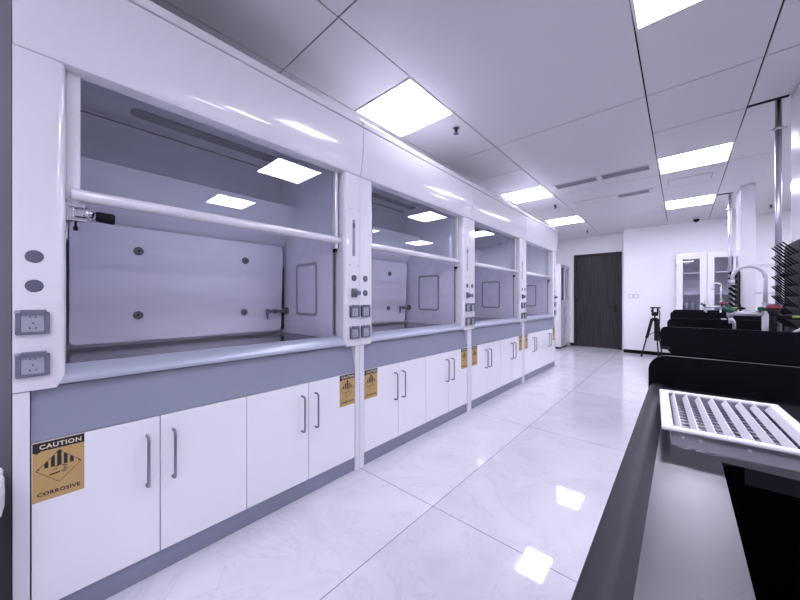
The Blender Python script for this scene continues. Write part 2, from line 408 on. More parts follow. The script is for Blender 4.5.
# ------------------------------------------------------------------ fume hood
PL, PR = .122, .132
ZB = 2.005        # header underside
def fume_hood():
    t = thing('fume_hood', '', 'fume hood', (X0, Y0, .858), 0, 'white fume hoods in a row along the left wall')
    t.location.z = 0
    # posts
    def post(y0, y1, inner_left):
        bm = new(); r = .024; z0, z1, ch = .852, ZB-.001, .022
        pr = []
        x1, x0 = .002, -.10
        if inner_left:      # inner (rounded) edge on the low-y side
            pr = [(x0, y1), (x1, y1)] + [(x1-r+r*math.cos(a), y0+r-r*math.sin(a)) for a in [PI/2*k/8 for k in range(9)]] + [(x0, y0)]
        else:
            pr = [(x0, y0), (x1, y0)] + [(x1-r+r*math.cos(a), y1-r+r*math.sin(a)) for a in [PI/2*k/8 for k in range(9)]] + [(x0, y1)]
        prism(bm, pr, 'z', z0+ch, z1)
        # chamfered foot
        sh = [((p[0], (max(p[1], y0+ch) if inner_left else min(p[1], y1-ch)))) for p in pr]
        A = [bm.verts.new((p[0], p[1], z0+ch)) for p in pr]; B = [bm.verts.new((p[0], p[1], z0)) for p in sh]
        n = len(pr)
        for k in range(n): bm.faces.new([A[k], A[(k+1) % n], B[(k+1) % n], B[k]])
        bm.faces.new(B)
        bmesh.ops.remove_doubles(bm, verts=bm.verts[:], dist=1e-5)
        return obj('side_post', bm, 'steel_white', t, autosmooth=True)
    pl = post(.0, PL, False); pr_ = post(W-PR, W, True)
    for y0, y1 in ((.0, .004), (W-.004, W)):
        bm = new(); box(bm, -.80, -.10, y0, y1, .86, ZB+.325); obj('outer_panel', bm, 'steel_white', t)
    # header
    prof = [(-.066, ZB+.325), (-.066, ZB), (.000, ZB), (.004, ZB+.001)] + [(.005+.27*z-.58*z*z, ZB+z) for z in [.004+.019*k for k in range(13)]] + [(.0362, ZB+.322), (.033, ZB+.325)]
    bm = new(); prism(bm, prof, 'y', .0008, W-.0008); obj('header', bm, 'steel_white', t, autosmooth=True)
    bm = new(); box(bm, -.05, .020, .0008, W-.0008, ZB+.326, ZB+.333); box(bm, -.05, .034, .0008, W-.0008, ZB+.333, ZB+.375, .003, 1); obj('closing_panel', bm, 'steel_white', t)
    bm = new(); box(bm, -.79, -.07, .006, W-.006, 2.225, 2.232); obj('bounce_cover', bm, 'bounce_dark', t)  # unseen dark sheet, added to stop lamp light bouncing onto the ceiling
    # liner: side boards, back, roof
    ya, yb = PL+.028, W-PR-.022
    bm = new(); box(bm, -.775, -.092, yb, yb+.01, .90, 2.20); obj('liner_side', bm, 'liner', t)
    bm = new(); prism(bm, [(-.102, PL-.002), (-.775, ya), (-.775, ya-.01), (-.102, PL-.012)], 'z', .90, 2.20); obj('liner_side', bm, 'liner', t)
    bm = new(); box(bm, -.79, -.776, ya, yb, .90, 2.20); obj('liner_back', bm, 'liner', t)
    bm = new(); box(bm, -.79, -.08, ya-.01, yb+.01, 2.201, 2.216); obj('liner_roof', bm, 'liner', t)
    bm = new()
    ym = .86; hl = .43; pts = []
    for k in range(13):
        a = -PI/2+PI*k/12; pts.append((-.60+.045*math.sin(a), ym+hl+.045*math.cos(a)))
    for k in range(13):
        a = PI/2+PI*k/12; pts.append((-.60+.045*math.sin(a), ym-hl+.045*math.cos(a)))
    prism(bm, pts, 'z', 2.188, 2.2005); obj('light_lens', bm, 'plastic_grey', t)
    bm = new(); box(bm, -.7755, -.770, ya, yb, 2.178, 2.186); obj('roof_gap_strip', bm, 'plastic_grey', t)  # dark strip standing in for the gap line where roof meets back
    # baffles
    def board(x0, z0, x1, z1, ya_, yb_, th, rnd, name, mt):
        Lb = math.hypot(x1-x0, z1-z0); t2 = bmesh.new(); o = rnd; p = []
        for cx, cy, a0 in ((yb_-o, Lb-o, 0), (ya_+o, Lb-o, PI/2), (ya_+o, o, PI), (yb_-o, o, 3*PI/2)):
            for k in range(5):
                a = a0+PI/2*k/4; p.append((cx+o*math.cos(a), cy+o*math.sin(a)))
        prism(t2, p, 'x', 0, th)
        ang = math.atan2(x1-x0, z1-z0)
        t2.transform(Matrix.Translation((x0, 0, z0)) @ Matrix.Rotation(ang, 4, 'Y'))
        return obj(name, t2, mt, t)
    lb = board(-.735, .922, -.700, 1.575, ya+.008, yb-.034, .007, .03, 'baffle', 'liner')
    ub = board(-.735, 1.585, -.53, 1.86, ya+.004, yb-.004, .007, .012, 'upper_baffle', 'liner')
    bm = new(); box(bm, -.775, -.74, yb-.030, yb-.0005, .93, 1.42); obj('slot_shade', bm, 'gap', t)  # black strip painting the shade in the gap beside the baffle
    for yy, zz in ((.436, 1.072), (1.036, 1.072), (.436, 1.443), (1.036, 1.443), (.436, 1.685), (1.036, 1.685)):
        xx = -.735+.035*(zz-.914)/.661+.008 if zz < 1.6 else -.735+.205*(zz-1.585)/.275+.009
        bm = new(); tube(bm, [(xx, yy, zz), (xx+.006, yy, zz), (xx+.009, yy, zz)], [.024, .023, .016], 20, mi=0); tube(bm, [(xx+.0092, yy, zz), (xx+.010, yy, zz)], .006, 10, mi=1)
        obj('baffle_knob', bm, ['plastic_grey', 'hole'], t)
    # worktop and sill
    bm = new(); box(bm, -.79, -.119, .006, W-.006, .872, .898, .002, 1); obj('worktop', bm, 'dark_top', t)
    sp = [(-.008, .860), (-.003, .866), (-.002, .876), (-.006, .886), (-.020, .900), (-.045, .914), (-.065, .920), (-.085, .920), (-.105, .913), (-.118, .900), (-.118, .860)]
    bm = new(); prism(bm, sp, 'y', .006, W-.006); obj('sill', bm, 'sill', t, autosmooth=True)
    # sash: tracks, glass, handle bar
    for y0, y1 in ((PL+.0005, PL+.040), (W-PR-.034, W-PR-.012)):
        s = thing_part = None
        bm = new()
        if y0 < .5: box(bm, -.092, -.050, y0, y1, 1.53, 2.15, .003, 1)
        else: box(bm, -.092, -.050, y0, y1, 1.50, 2.15, .003, 1)
        tr = obj('sash_track', bm, 'steel_white', t)
        bm = new(); box(bm, -.088, -.056, y0+.004, y1-.004, 1.478, 1.50 if y0 > .5 else 1.53, .001, 1); obj('track_stop', bm, 'black_rubber' if y0 > .5 else 'alu', tr)
        if y0 < .5: continue
        bm = new(); box(bm, -.084, -.078, y0+.002, y0+.012, .93, 1.478); obj('track_cable_cover', bm, 'plastic_grey', tr)
    ga, gb = PL+.042, W-PR-.036
    bm = new(); box(bm, -.074, -.069, ga, gb, 1.57, 2.15); sg = obj('sash_glass', bm, 'glass', t)
    bm = new(); tube(bm, [(-.052, PL+.012, 1.556), (-.052, PL+.018, 1.556), (-.052, W-PR+.002, 1.556), (-.052, W-PR+.012, 1.556)], [.018, .023, .023, .017], 20); box(bm, -.076, -.066, ga, gb, 1.535, 1.572, .002, 1)
    obj('sash_bar', bm, 'steel_white', t)
    # service window frame and tap on the far liner
    bm = new(); o = .020
    fx0, fx1, fz0, fz1 = -.555, -.275, 1.045, 1.43; yy = yb-.004
    def rr(x0, x1, z0, z1, r):
        p = []
        for cx, cz, a0 in ((x1-r, z1-r, 0), (x0+r, z1-r, PI/2), (x0+r, z0+r, PI), (x1-r, z0+r, 3*PI/2)):
            for k in range(6):
                a = a0+PI/2*k/5; p.append((cx+r*math.cos(a), cz+r*math.sin(a)))
        return p
    A = rr(fx0, fx1, fz0, fz1, .03); B = rr(fx0+o, fx1-o, fz0+o, fz1-o, .018)
    n = len(A); va = [bm.verts.new((p[0], yy, p[1])) for p in A]; vb = [bm.verts.new((p[0], yy, p[1])) for p in B]
    va2 = [bm.verts.new((p[0], yb, p[1])) for p in A]; vb2 = [bm.verts.new((p[0], yb-.001, p[1])) for p in B]
    for k in range(n):
        j = (k+1) % n
        bm.faces.new([va[k], va[j], vb[j], vb[k]]); bm.faces.new([va[k], va[j], va2[j], va2[k]]); bm.faces.new([vb[k], vb[j], vb2[j], vb2[k]])
    obj('service_frame', bm, 'plastic_pale', t)
    bm = new(); z = 1.075; x = -.69
    tube(bm, [(x, yb-.0005, z), (x, yb-.012, z)], .028, 16); tube(bm, [(x, yb-.012, z), (x, yb-.05, z)], .013, 12)
    tube(bm, [(x, yb-.05, z), (x, yb-.165, z)], .010, 12); tube(bm, [(x, yb-.085, z), (x, yb-.115, z)], .015, 12)
    tube(bm, [(x, yb-.160, z+.016), (x, yb-.160, z-.02), (x, yb-.160, z-.06)], [.012, .010, .006], 12)
    obj('gas_tap', bm, 'plastic_grey', t)
    # sockets
    def socket(y, z):
        bm = new(); hw, hh = .0385, .043
        xf = .0022
        box(bm, xf, xf+.012, y-hw, y+hw, z-hh, z+hh-.012, .002, 1)
        box(bm, xf, xf+.018, y-hw, y-hw+.013, z-hh, z+hh-.014, .002, 1); box(bm, xf, xf+.018, y+hw-.013, y+hw, z-hh, z+hh-.014, .002, 1)
        box(bm, xf, xf+.018, y-hw, y+hw, z-hh, z-hh+.009, .002, 1)
        box(bm, xf, xf+.024, y-hw+.011, y+hw-.008, z+hh-.020, z+hh-.003, .002, 1)
        s = obj('socket', bm, 'plastic_grey', t)
        bm = new(); box(bm, xf+.012, xf+.014, y-hw+.013, y+hw-.013, z-hh+.009, z+hh-.020, mi=0)
        zc = z-.004
        for dy, dz, a in ((-.006, .020, 0), (.006, .020, 0), (0, -.001, 0), (-.007, -.017, .6), (.007, -.017, -.6)):
            t3 = bmesh.new(); bmesh.ops.create_cube(t3, size=1)
            t3.transform(Matrix.Translation((xf+.0142, y+dy, zc+dz)) @ Matrix.Rotation(a, 4, 'X') @ Matrix.Diagonal((.001, .0028, .006 if dz < .01 else .0045, 1)))
            merge(bm, t3, 1)
        obj('socket_plate', bm, ['plastic_pale', 'hole'], s)
        bm = new(); box(bm, xf, xf+.016, y-hw-.002, y-hw+.011, z+hh-.015, z+hh-.004, .002, 1); obj('hinge_lug', bm, 'plastic_pale', s)
    for z in (1.087, .945):
        socket(.045, z); socket(W-.052, z)
    def capd(y, z):
        bm = new(); tube(bm, [(.002, y, z), (.0045, y, z), (.0055, y, z)], [.0215, .0215, .019], 24); obj('cover_cap', bm, 'cap_grey', t)
    capd(.048, 1.308); capd(.048, 1.208); capd(W-.052, 1.308)
    y, z = W-.052, 1.208
    bm = new(); box(bm, .002, .026, y-.024, y+.012, z-.030, z+.030, .005, 2, 0); tube(bm, [(.014, y+.006, z), (.014, y+.026, z)], .011, 14, 0)
    tube(bm, [(.026, y-.006, z), (.05, y-.006, z)], [.020, .017], 12, 0)
    tube(bm, [(.018, y+.026, z), (.030, y+.038, z)], .013, 12, 1)
    obj('control_valve', bm, ['plastic_grey', 'blue'], t)
    # gauge plate
    bm = new(); y0, y1, z0, z1 = W-.096, W-.008, 1.386, 1.775
    box(bm, .0022, .0042, y0, y1, z0, z1, .0008, 1)
    gp = obj('gauge_plate', bm, 'steel_white', t)
    bm = new()
    for a in (y0+.007, y1-.007):
        for b_ in (z0+.009, z1-.009): tube(bm, [(.0043, a, b_), (.0058, a, b_)], .0035, 8)
    obj('screw', bm, 'plastic_grey', gp)
    bm = new(); ymid = (y0+y1)/2-.004
    box(bm, .0043, .0065, ymid-.0115, ymid+.0115, 1.455, 1.70, .001, 1, 0); box(bm, .0066, .009, ymid-.009, ymid+.009, 1.645, 1.675, 0, 1, 1)
    obj('gauge_scale', bm, ['gauge', 'cap_grey'], gp)
    return t

place = ['nearest the camera', 'second from the camera', 'third from the camera', 'last, by the tall cabinet']
cab0 = base_cabinet(); hood0 = fume_hood()
cab0['label'] = 'white four door base cabinet under a hood, ' + place[0]
hood0['label'] = 'white fume hood with glass sash, ' + place[0]
for k in range(1, 4):
    dup(cab0, (X0, Y0+PITCH*k, 0), 'white four door base cabinet under a hood, ' + place[k])
    dup(hood0, (X0, Y0+PITCH*k, 0), 'white fume hood with glass sash, ' + place[k])
# chrome clamp valve beside the first hood's left post
t = thing('clamp_fitting', 'chrome clamp fitting with black grip sticking out under the nearest sash bar', 'clamp', (-1.712, Y0+PL+.001, 1.488))
bm = new(); box(bm, -.012, .014, 0, .022, -.034, .038, .003); box(bm, .004, .018, .006, .05, .018, .034, .003); box(bm, .004, .018, .006, .054, -.034, -.020, .003)
box(bm, -.002, .016, .022, .062, -.016, .014, .004); tube(bm, [(.007, .05, .006), (.007, .075, -.002)], [.020, .013], 14)
tube(bm, [(.007, .055, .026), (.007, .062, .010), (.007, .066, -.022)], .006, 8)
obj('clamp_body', bm, 'chrome', t)
bm = new(); tube(bm, [(.007, .072, 0), (.007, .09, -.003)], .009, 12); obj('spindle', bm, 'brushed', t)
bm = new(); tube(bm, [(.007, .080, -.003), (.007, .084, -.003), (.007, .132, -.006), (.007, .136, -.006)], [.015, .0195, .021, .018], 18); obj('grip', bm, 'black_rubber', t)
bm = new(); tube(bm, [(.007, .026, -.034), (.007, .026, -.052)], .004, 8); tube(bm, [(.007, .026, -.052), (.007, .026, -.066)], .007, 10); obj('set_screw', bm, 'black_rubber', t)
bm = new(); box(bm, -.02, -.012, .000, .006, -.10, -.034, .001, 1); obj('mounting_plate', bm, 'alu', t)

# black bin with white liner beside the first cabinet
t = thing('waste_bin', 'black waste bin with white liner standing left of the nearest base cabinet', 'waste bin', (-1.575, -.225, 0))
bm = new(); tube(bm, [(0, 0, .001), (0, 0, .01), (0, 0, .60)], [.10, .105, .138], 28); obj('bin_body', bm, 'bin', t)
bm = new()
n = 40; rings = []
for r0, z in ((.1395, .49), (.143, .52), (.146, .57), (.147, .615), (.142, .625), (.130, .61)):
    rings.append([bm.verts.new(((r0+.004*math.sin(k*1.7+z*30))*math.cos(2*PI*k/n), (r0+.004*math.sin(k*1.7+z*30))*math.sin(2*PI*k/n), z+(.02*math.sin(k*.5) if z < .45 else 0))) for k in range(n)])
for a, b_ in zip(rings, rings[1:]):
    for k in range(n): f = bm.faces.new([a[k], a[(k+1) % n], b_[(k+1) % n], b_[k]]); f.smooth = True
obj('bin_liner', bm, 'bag', t)

# ------------------------------------------------------------------ tall white cabinet by the door
t = thing('tall_cabinet', 'tall narrow white cabinet with glass door between the last hood and dark door', 'cabinet', (-2.12, 8.10, 0))
bm = new(); box(bm, -.395, -.03, .0, .02, .05, 2.01, .002, 1); box(bm, -.395, -.03, .81, .83, .05, 2.01, .002, 1); box(bm, -.395, -.03, .02, .81, 1.99, 2.01); box(bm, -.395, -.03, .02, .81, .05, .07); box(bm, -.395, -.375, .02, .81, .07, 1.99)
box(bm, -.03, .0, 0, .83, .05, .09)
obj('body', bm, 'steel_white', t)
bm = new(); box(bm, -.38, -.05, .02, .81, 0, .05); obj('plinth', bm, 'gap', t)
for z in (.5, .9, 1.3, 1.65):
    bm = new(); box(bm, -.37, -.05, .022, .808, z, z+.015); obj('shelf', bm, 'steel_white', t)
for y0 in (.0, .415):
    y1 = y0+.413; bm = new(); e = .07
    box(bm, -.028, .0, y0+.002, y0+e, .092, 2.008, .002, 1); box(bm, -.028, .0, y1-e, y1, .092, 2.008, .002, 1)
    for a, b_ in ((.092, .9), (1.10, 1.16), (1.93, 2.008)): box(bm, -.028, .0, y0+e, y1-e, a, b_)
    box(bm, -.028, 0, y0+e, y1-e, .9, 1.10)
    d = obj('door', bm, 'steel_white', t)
    bm = new(); box(bm, -.018, -.012, y0+e, y1-e, 1.16, 1.93); obj('glass_pane', bm, 'cab_glass', d)
    hy = y1-.035 if y0 == 0 else y0+.035
    bm = new(); tube(bm, [(0, hy, .95), (.025, hy, .95), (.025, hy, 1.1), (0, hy, 1.1)], .006, 8); obj('handle', bm, 'brushed', d)

# ------------------------------------------------------------------ glass door cabinet against the far wall
t = thing('display_cabinet', 'white storage cabinet with glass doors against the far wall behind the benches', 'cabinet', (-.07, 8.10, 0))
cw, ct = .86, 2.04
bm = new(); box(bm, 0, .02, .022, .44, .06, ct); box(bm, cw-.02, cw, .022, .44, .06, ct); box(bm, .02, cw-.02, .022, .44, ct-.03, ct); box(bm, .02, cw-.02, .022, .44, .06, .08); box(bm, .02, cw-.02, .425, .44, .08, ct-.03)
obj('body', bm, 'steel_white', t)
bm = new(); box(bm, .01, cw-.01, .05, .42, 0, .06); obj('plinth', bm, 'gap', t)
for z in (.95, 1.26, 1.66):
    bm = new(); box(bm, .022, cw-.022, .05, .42, z, z+.02); obj('shelf', bm, 'steel_white', t)
for x0 in (0, cw/2):
    x1 = x0+cw/2-.003; bm = new(); e = .095; z0, z1 = .95, 1.93
    box(bm, x0+.003, x0+e, 0, .02, .065, ct-.01, .002, 1); box(bm, x1-e, x1, 0, .02, .065, ct-.01, .002, 1)
    box(bm, x0+e, x1-e, 0, .02, z1, ct-.01); box(bm, x0+e, x1-e, 0, .02, .065, z0)
    d = obj('door', bm, 'steel_white', t)
    bm = new(); box(bm, x0+e, x1-e, .008, .013, z0, z1); obj('glass_pane', bm, 'cab_glass', d)
    hx = x1-.03 if x0 == 0 else x0+.035
    bm = new(); tube(bm, [(hx, 0, .97), (hx, -.025, .97), (hx, -.025, 1.14), (hx, 0, 1.14)], .006, 8); obj('handle', bm, 'brushed', d)
    if x0 == 0:
        bm = new(); tube(bm, [(.004, -.004, .30), (.004, -.004, .38)], .006, 8); tube(bm, [(.004, -.004, 1.14), (.004, -.004, 1.20)], .006, 8); tube(bm, [(.004, -.004, 1.80), (.004, -.004, 1.86)], .006, 8); obj('hinge', bm, 'brushed', d)
names = ['left end of the middle shelf', 'right of its twin on the middle shelf']
for k, x in enumerate((.14, .245)):
    tt = thing('storage_jar', 'small white jar in the glass door cabinet, %s' % names[k], 'jar', (-.07+x, 8.27, .971))
    bm = new(); tube(bm, [(0, 0, 0), (0, 0, .10), (0, 0, .125)], [.04, .04, .03], 18); obj('jar_body', bm, 'plastic_pale', tt)
    bm = new(); tube(bm, [(0, 0, .126), (0, 0, .15)], .032, 18); obj('lid', bm, 'alu_grey', tt)

# switches
for k, x in enumerate((-.866, -.770)):
    t = thing('light_switch', 'square white wall switch right of the dark door, %s of the pair' % ('left' if k == 0 else 'right'), 'switch', (x, YW, 1.20))
    bm = new(); box(bm, 0, .088, -.009, -.0005, 0, .088, .003, 1); obj('switch_plate', bm, 'switch_white', t)
    bm = new(); box(bm, .015, .073, -.013, -.0095, .012, .076, .002, 1); obj('rocker', bm, 'wall', t)

# ------------------------------------------------------------------ tripod
t = thing('camera_tripod', 'black folded camera tripod standing by the far wall beside the benches', 'tripod', (-.395, 8.20, 0))
def tri_leg(dx, dy):
    bm = new(); top = Vector((dx*.25, dy*.25, .78)); mid = Vector((dx*.62, dy*.62, .40)); bot = Vector((dx, dy, .015))
    tube(bm, [top, mid], .019, 10); tube(bm, [mid, bot], .012, 10); tube(bm, [mid+Vector((0, 0, -.02)), mid+Vector((0, 0, .03))], .021, 10)
    off = Vector((.025, 0, 0)); tube(bm, [top+off, mid+off*.8], .010, 8)
    l = obj('leg', bm, 'black_metal', t)
    bm = new(); tube(bm, [bot+Vector((0, 0, .015)), bot-Vector((0, 0, .013))], .018, 10); obj('rubber_foot', bm, 'black_rubber', l)
tri_leg(-.21, -.05); tri_leg(.12, -.08); tri_leg(.05, .16)
bm = new(); tube(bm, [(0, 0, .34), (0, 0, .84)], .013, 10); tube(bm, [(0, 0, .74), (0, 0, .80)], .048, 12)
box(bm, -.012, .072, -.03, .03, .34, .62, .012); obj('centre_column', bm, 'black_metal', t)
bm = new(); tube(bm, [(0, 0, .84), (0, 0, .88), (0, 0, .92)], [.05, .058, .04], 14); box(bm, -.045, -.018, -.03, .03, .88, 1.0, .004); box(bm, .032, .060, -.03, .03, .88, 1.0, .004)
box(bm, -.07, .09, -.035, .035, .990, 1.018, .006); tube(bm, [(-.06, 0, .94), (-.02, 0, .94)], .028, 10)
obj('head', bm, 'black_metal', t)
bm = new(); tube(bm, [(.05, -.02, .98), (.08, -.05, .93), (.07, -.05, .62)], .008, 8); obj('pan_handle', bm, 'black_metal', t)
bm = new()
for a in ((-.13, -.031), (.075, -.05), (.031, .1)): tube(bm, [(0, 0, .52), (a[0], a[1], .42)], .006, 6)
obj('spreader', bm, 'black_metal', t)

# ------------------------------------------------------------------ lab benches (peninsulas running to the right)
BX1, BZ = 3.6, .85
def splash_profile(x0, x1, z0, z1, r):
    p = [(x1, z0), (x1, z1), (x0+r, z1)]
    for k in range(1, 9):
        a = PI/2+PI/2*k/8; p.append((x0+r+r*math.cos(a), z1-r+r*math.sin(a)))
    p.append((x0, z0)); return p
def lab_bench(BX0, y0, y1, label, front=True, rear=True, sink=None, lift=0):
    t = thing('lab_bench', label, 'lab bench', (0, y0, 0), 0, 'black sink benches on the right')
    D = y1-y0
    if sink:
        sx0, sx1, sy0, sy1 = sink; sy0 -= y0; sy1 -= y0
    bm = new()
    th = .03; xi = BX0+.050
    if sink:
        box(bm, xi, BX1, sy1, D-.016, BZ-th, BZ); box(bm, xi, BX1, .016, sy0, BZ-th, BZ)
        box(bm, xi, sx0, sy0, sy1, BZ-th, BZ); box(bm, sx1, BX1, sy0, sy1, BZ-th, BZ)
    else: box(bm, xi, BX1, .016, D-.016, BZ-th, BZ)
    obj('worktop', bm, 'epoxy', t)
    # raised aisle-side rim, rounded outside and sloping to the surface
    rp = [(BX0, BZ-.06), (BX0, BZ-.010), (BX0+.004, BZ+.002), (BX0+.012, BZ+.007), (BX0+.034, BZ+.007), (BX0+.038, BZ+.005), (BX0+.051, BZ), (BX0+.051, BZ-.06)]
    bm = new(); prism(bm, rp, 'y', .0, D); obj('edge_rim', bm, 'epoxy_rim', t, autosmooth=True)
    if sink:
        bm = new(); d = .26; e = .008; zb = BZ-d
        box(bm, sx0-e, sx0, sy0, sy1, zb, BZ-th-.0005); box(bm, sx1, sx1+e, sy0, sy1, zb, BZ-th-.0005)
        box(bm, sx0-e, sx1+e, sy0-e, sy0, zb, BZ-th-.0005); box(bm, sx0-e, sx1+e, sy1, sy1+e, zb, BZ-th-.0005); box(bm, sx0-e, sx1+e, sy0-e, sy1+e, zb-e, zb)
        # rounded inner corners
        r = .03
        for cx, cy, sxx, syy in ((sx0, sy1, 1, -1), (sx1, sy1, -1, -1), (sx0, sy0, 1, 1), (sx1, sy0, -1, 1)):
            p = [(cx, cy)]+[(cx+sxx*(r-r*math.sin(a)), cy+syy*(r-r*math.cos(a))) for a in [PI/2*k/6 for k in range(7)]]
            prism(bm, p, 'z', zb, BZ-.0004)
        s = obj('sink_basin', bm, 'basin', t)
        bm = new(); tube(bm, [((sx0+sx1)/2, (sy0+sy1)/2, zb), ((sx0+sx1)/2, (sy0+sy1)/2, zb+.004)], .045, 20); obj('drain', bm, 'brushed', s)
    zt = .96+lift
    if rear:
        bm = new(); prism(bm, splash_profile(BX0-.002, BX1, BZ-.03, zt, .055), 'y', D-.016, D); obj('rear_splash', bm, 'epoxy_splash', t)
    if front:
        bm = new(); prism(bm, splash_profile(BX0-.002, BX1, BZ-.035, zt, .032), 'y', -.001, .016); prism(bm, [(BX1, BZ-.09), (BX1, BZ-.035), (BX0+.03, BZ-.035), (BX0+.035, BZ-.06), (BX0+.06, BZ-.09)], 'y', .002, .016)
        obj('front_splash', bm, 'epoxy_splash', t)
    bx = BX0+.06
    bm = new(); zc = BZ-.275 if sink else BZ-.062
    box(bm, bx, BX1, .03, D-.03, .10, zc)
    if sink:
        box(bm, bx, bx+.02, .03, D-.03, zc, BZ-.032); box(bm, bx+.02, BX1, .03, .05, zc, BZ-.032); box(bm, bx+.02, BX1, D-.05, D-.03, zc, BZ-.032)
    obj('cabinet_body', bm, 'epoxy_splash', t)
    bm = new(); box(bm, bx+.05, BX1, .08, D-.08, 0, .10); obj('plinth', bm, 'gap', t)
    return t
lab_bench(-.088, -.10, 1.50, 'black lab bench with sink nearest the camera, white grille lying on it', front=False, sink=(.058, .50, .33, .861))
lab_bench(-.113, 3.10, 4.60, 'black lab bench with raised splash, middle one of three, second from the camera')
lab_bench(-.115, 6.05, 7.50, 'black lab bench farthest from the camera, in front of the glass door cabinet', lift=.03)
bm = new(); box(bm, .305, .345, 4.586, 4.598, .9605, .9735, .001, 1); tag(obj('white_block', bm, 'alu'), 'small white clip lying on top rear splash of the middle bench', 'block')  # plain small white piece, its use not known

# service chases with reagent shelves and steel poles
def chase(x, y0, y1, label):
    t = thing('service_column', label, 'column', (x, y0, BZ+.0005), 0, 'white service columns on the benches')
    bm = new(); box(bm, 0, .14, 0, y1-y0, 0, H-BZ-.002, .004, 2); obj('column_casing', bm, 'steel_white', t)
    return t
chase(.632, 3.33, 3.81, 'white service column at the right edge on the middle bench, reaching the ceiling')
ch = chase(.605, 6.31, 6.79, 'white service column on the farthest bench behind the tall tap, reaching the ceiling')
t = thing('reagent_shelf', 'white two tier reagent shelf on the farthest bench right of the white column', 'shelf', (.76, 6.45, BZ+.0005))
for z in (.42, .80):
    bm = new(); box(bm, 0, 1.9, 0, .28, z-.03, z, .003, 1); obj('shelf_board', bm, 'steel_white', t)
for x in (1.0, 1.86):
    bm = new(); box(bm, x, x+.04, .1, .18, 0, 1.1, .003, 1); obj('upright', bm, 'steel_white', t)
def pole(x, y, label):
    t = thing('service_pole', label, 'pole', (x, y, BZ+.0005), 0, 'stainless poles from benches to the ceiling')
    bm = new(); tube(bm, [(0, 0, .0), (0, 0, H-BZ-.008)], .0185, 20); obj('pole_tube', bm, 'brushed', t)
    bm = new(); tube(bm, [(-.028, 0, 1.63), (-.028, .001, 1.65)], .004, 6); tube(bm, [(0, 0, 1.627), (0, 0, 1.653)], .024, 20); tube(bm, [(.02, 0, 1.64), (.046, 0, 1.64)], .008, 8); tube(bm, [(-.05, 0, 1.64), (-.02, 0, 1.64)], .005, 8)
    obj('bracket', bm, 'brushed', t)
    bm = new(); tube(bm, [(0, 0, 0), (0, 0, .012)], .04, 20); obj('foot_flange', bm, 'brushed', t)
pole(.566, 3.79, 'stainless pole rising to the ceiling from the middle bench behind the peg rack')
pole(.536, 6.69, 'thin looking stainless pole rising to the ceiling from the farthest bench')

# peg drying racks: board in the YZ plane facing the aisle
peg_bm = new(); tube(peg_bm, [(0, 0, 0), (-.010, 0, .008), (-.064, 0, .072), (-.069, 0, .078)], [.008, .0048, .0042, .003], 8)
peg_me = bpy.data.meshes.new('peg'); peg_bm.to_mesh(peg_me); peg_bm.free(); peg_me.materials.append(M['black_rubber'])
def peg_rack(x, y0, y1, zb, label):
    t = thing('drying_rack', label, 'drying rack', (x, y0, BZ+.0005), 0, 'black peg drying racks on the benches')
    Lr = y1-y0; Hh = .66; z0 = zb-BZ
    bm = new(); r = .05; p = []
    for cy, cz, a0 in ((Lr-r, Hh-r, 0), (r, Hh-r, PI/2), (r, r, PI), (Lr-r, r, 3*PI/2)):
        for k in range(6):
            a = a0+PI/2*k/5; p.append((cy+r*math.cos(a), z0+cz+r*math.sin(a)))
    prism(bm, p, 'x', -.012, 0); obj('board', bm, 'black_metal', t)
    bm = new(); box(bm, -.055, .03, .05, .09, 0, .012); box(bm, -.055, .03, Lr-.09, Lr-.05, 0, .012); box(bm, -.004, .016, .05, .09, .012, z0+.2); box(bm, -.004, .016, Lr-.09, Lr-.05, .012, z0+.2)
    obj('stand', bm, 'black_metal', t)
    bm = new(); box(bm, -.09, -.012, .02, Lr-.02, z0-.02, z0-.008); box(bm, -.09, -.084, .02, Lr-.02, z0-.008, z0+.016); obj('drip_tray', bm, 'black_metal', t)
    cols = int((Lr-.06)/.085)+1
    for i in range(8):
        for j in range(cols):
            g_ = bpy.data.objects.new('peg', peg_me); C.objects.link(g_); g_.parent = t
            g_.location = (-.012, .04+j*(Lr-.08)/(cols-1)+(.0), z0+.07+i*.072)
peg_rack(.590, 3.26, 3.68, .90, 'black peg drying rack with many long pegs at the right edge of the picture')
peg_rack(.590, 6.20, 6.62, .90, 'black peg drying rack on the farthest bench in front of the white column')

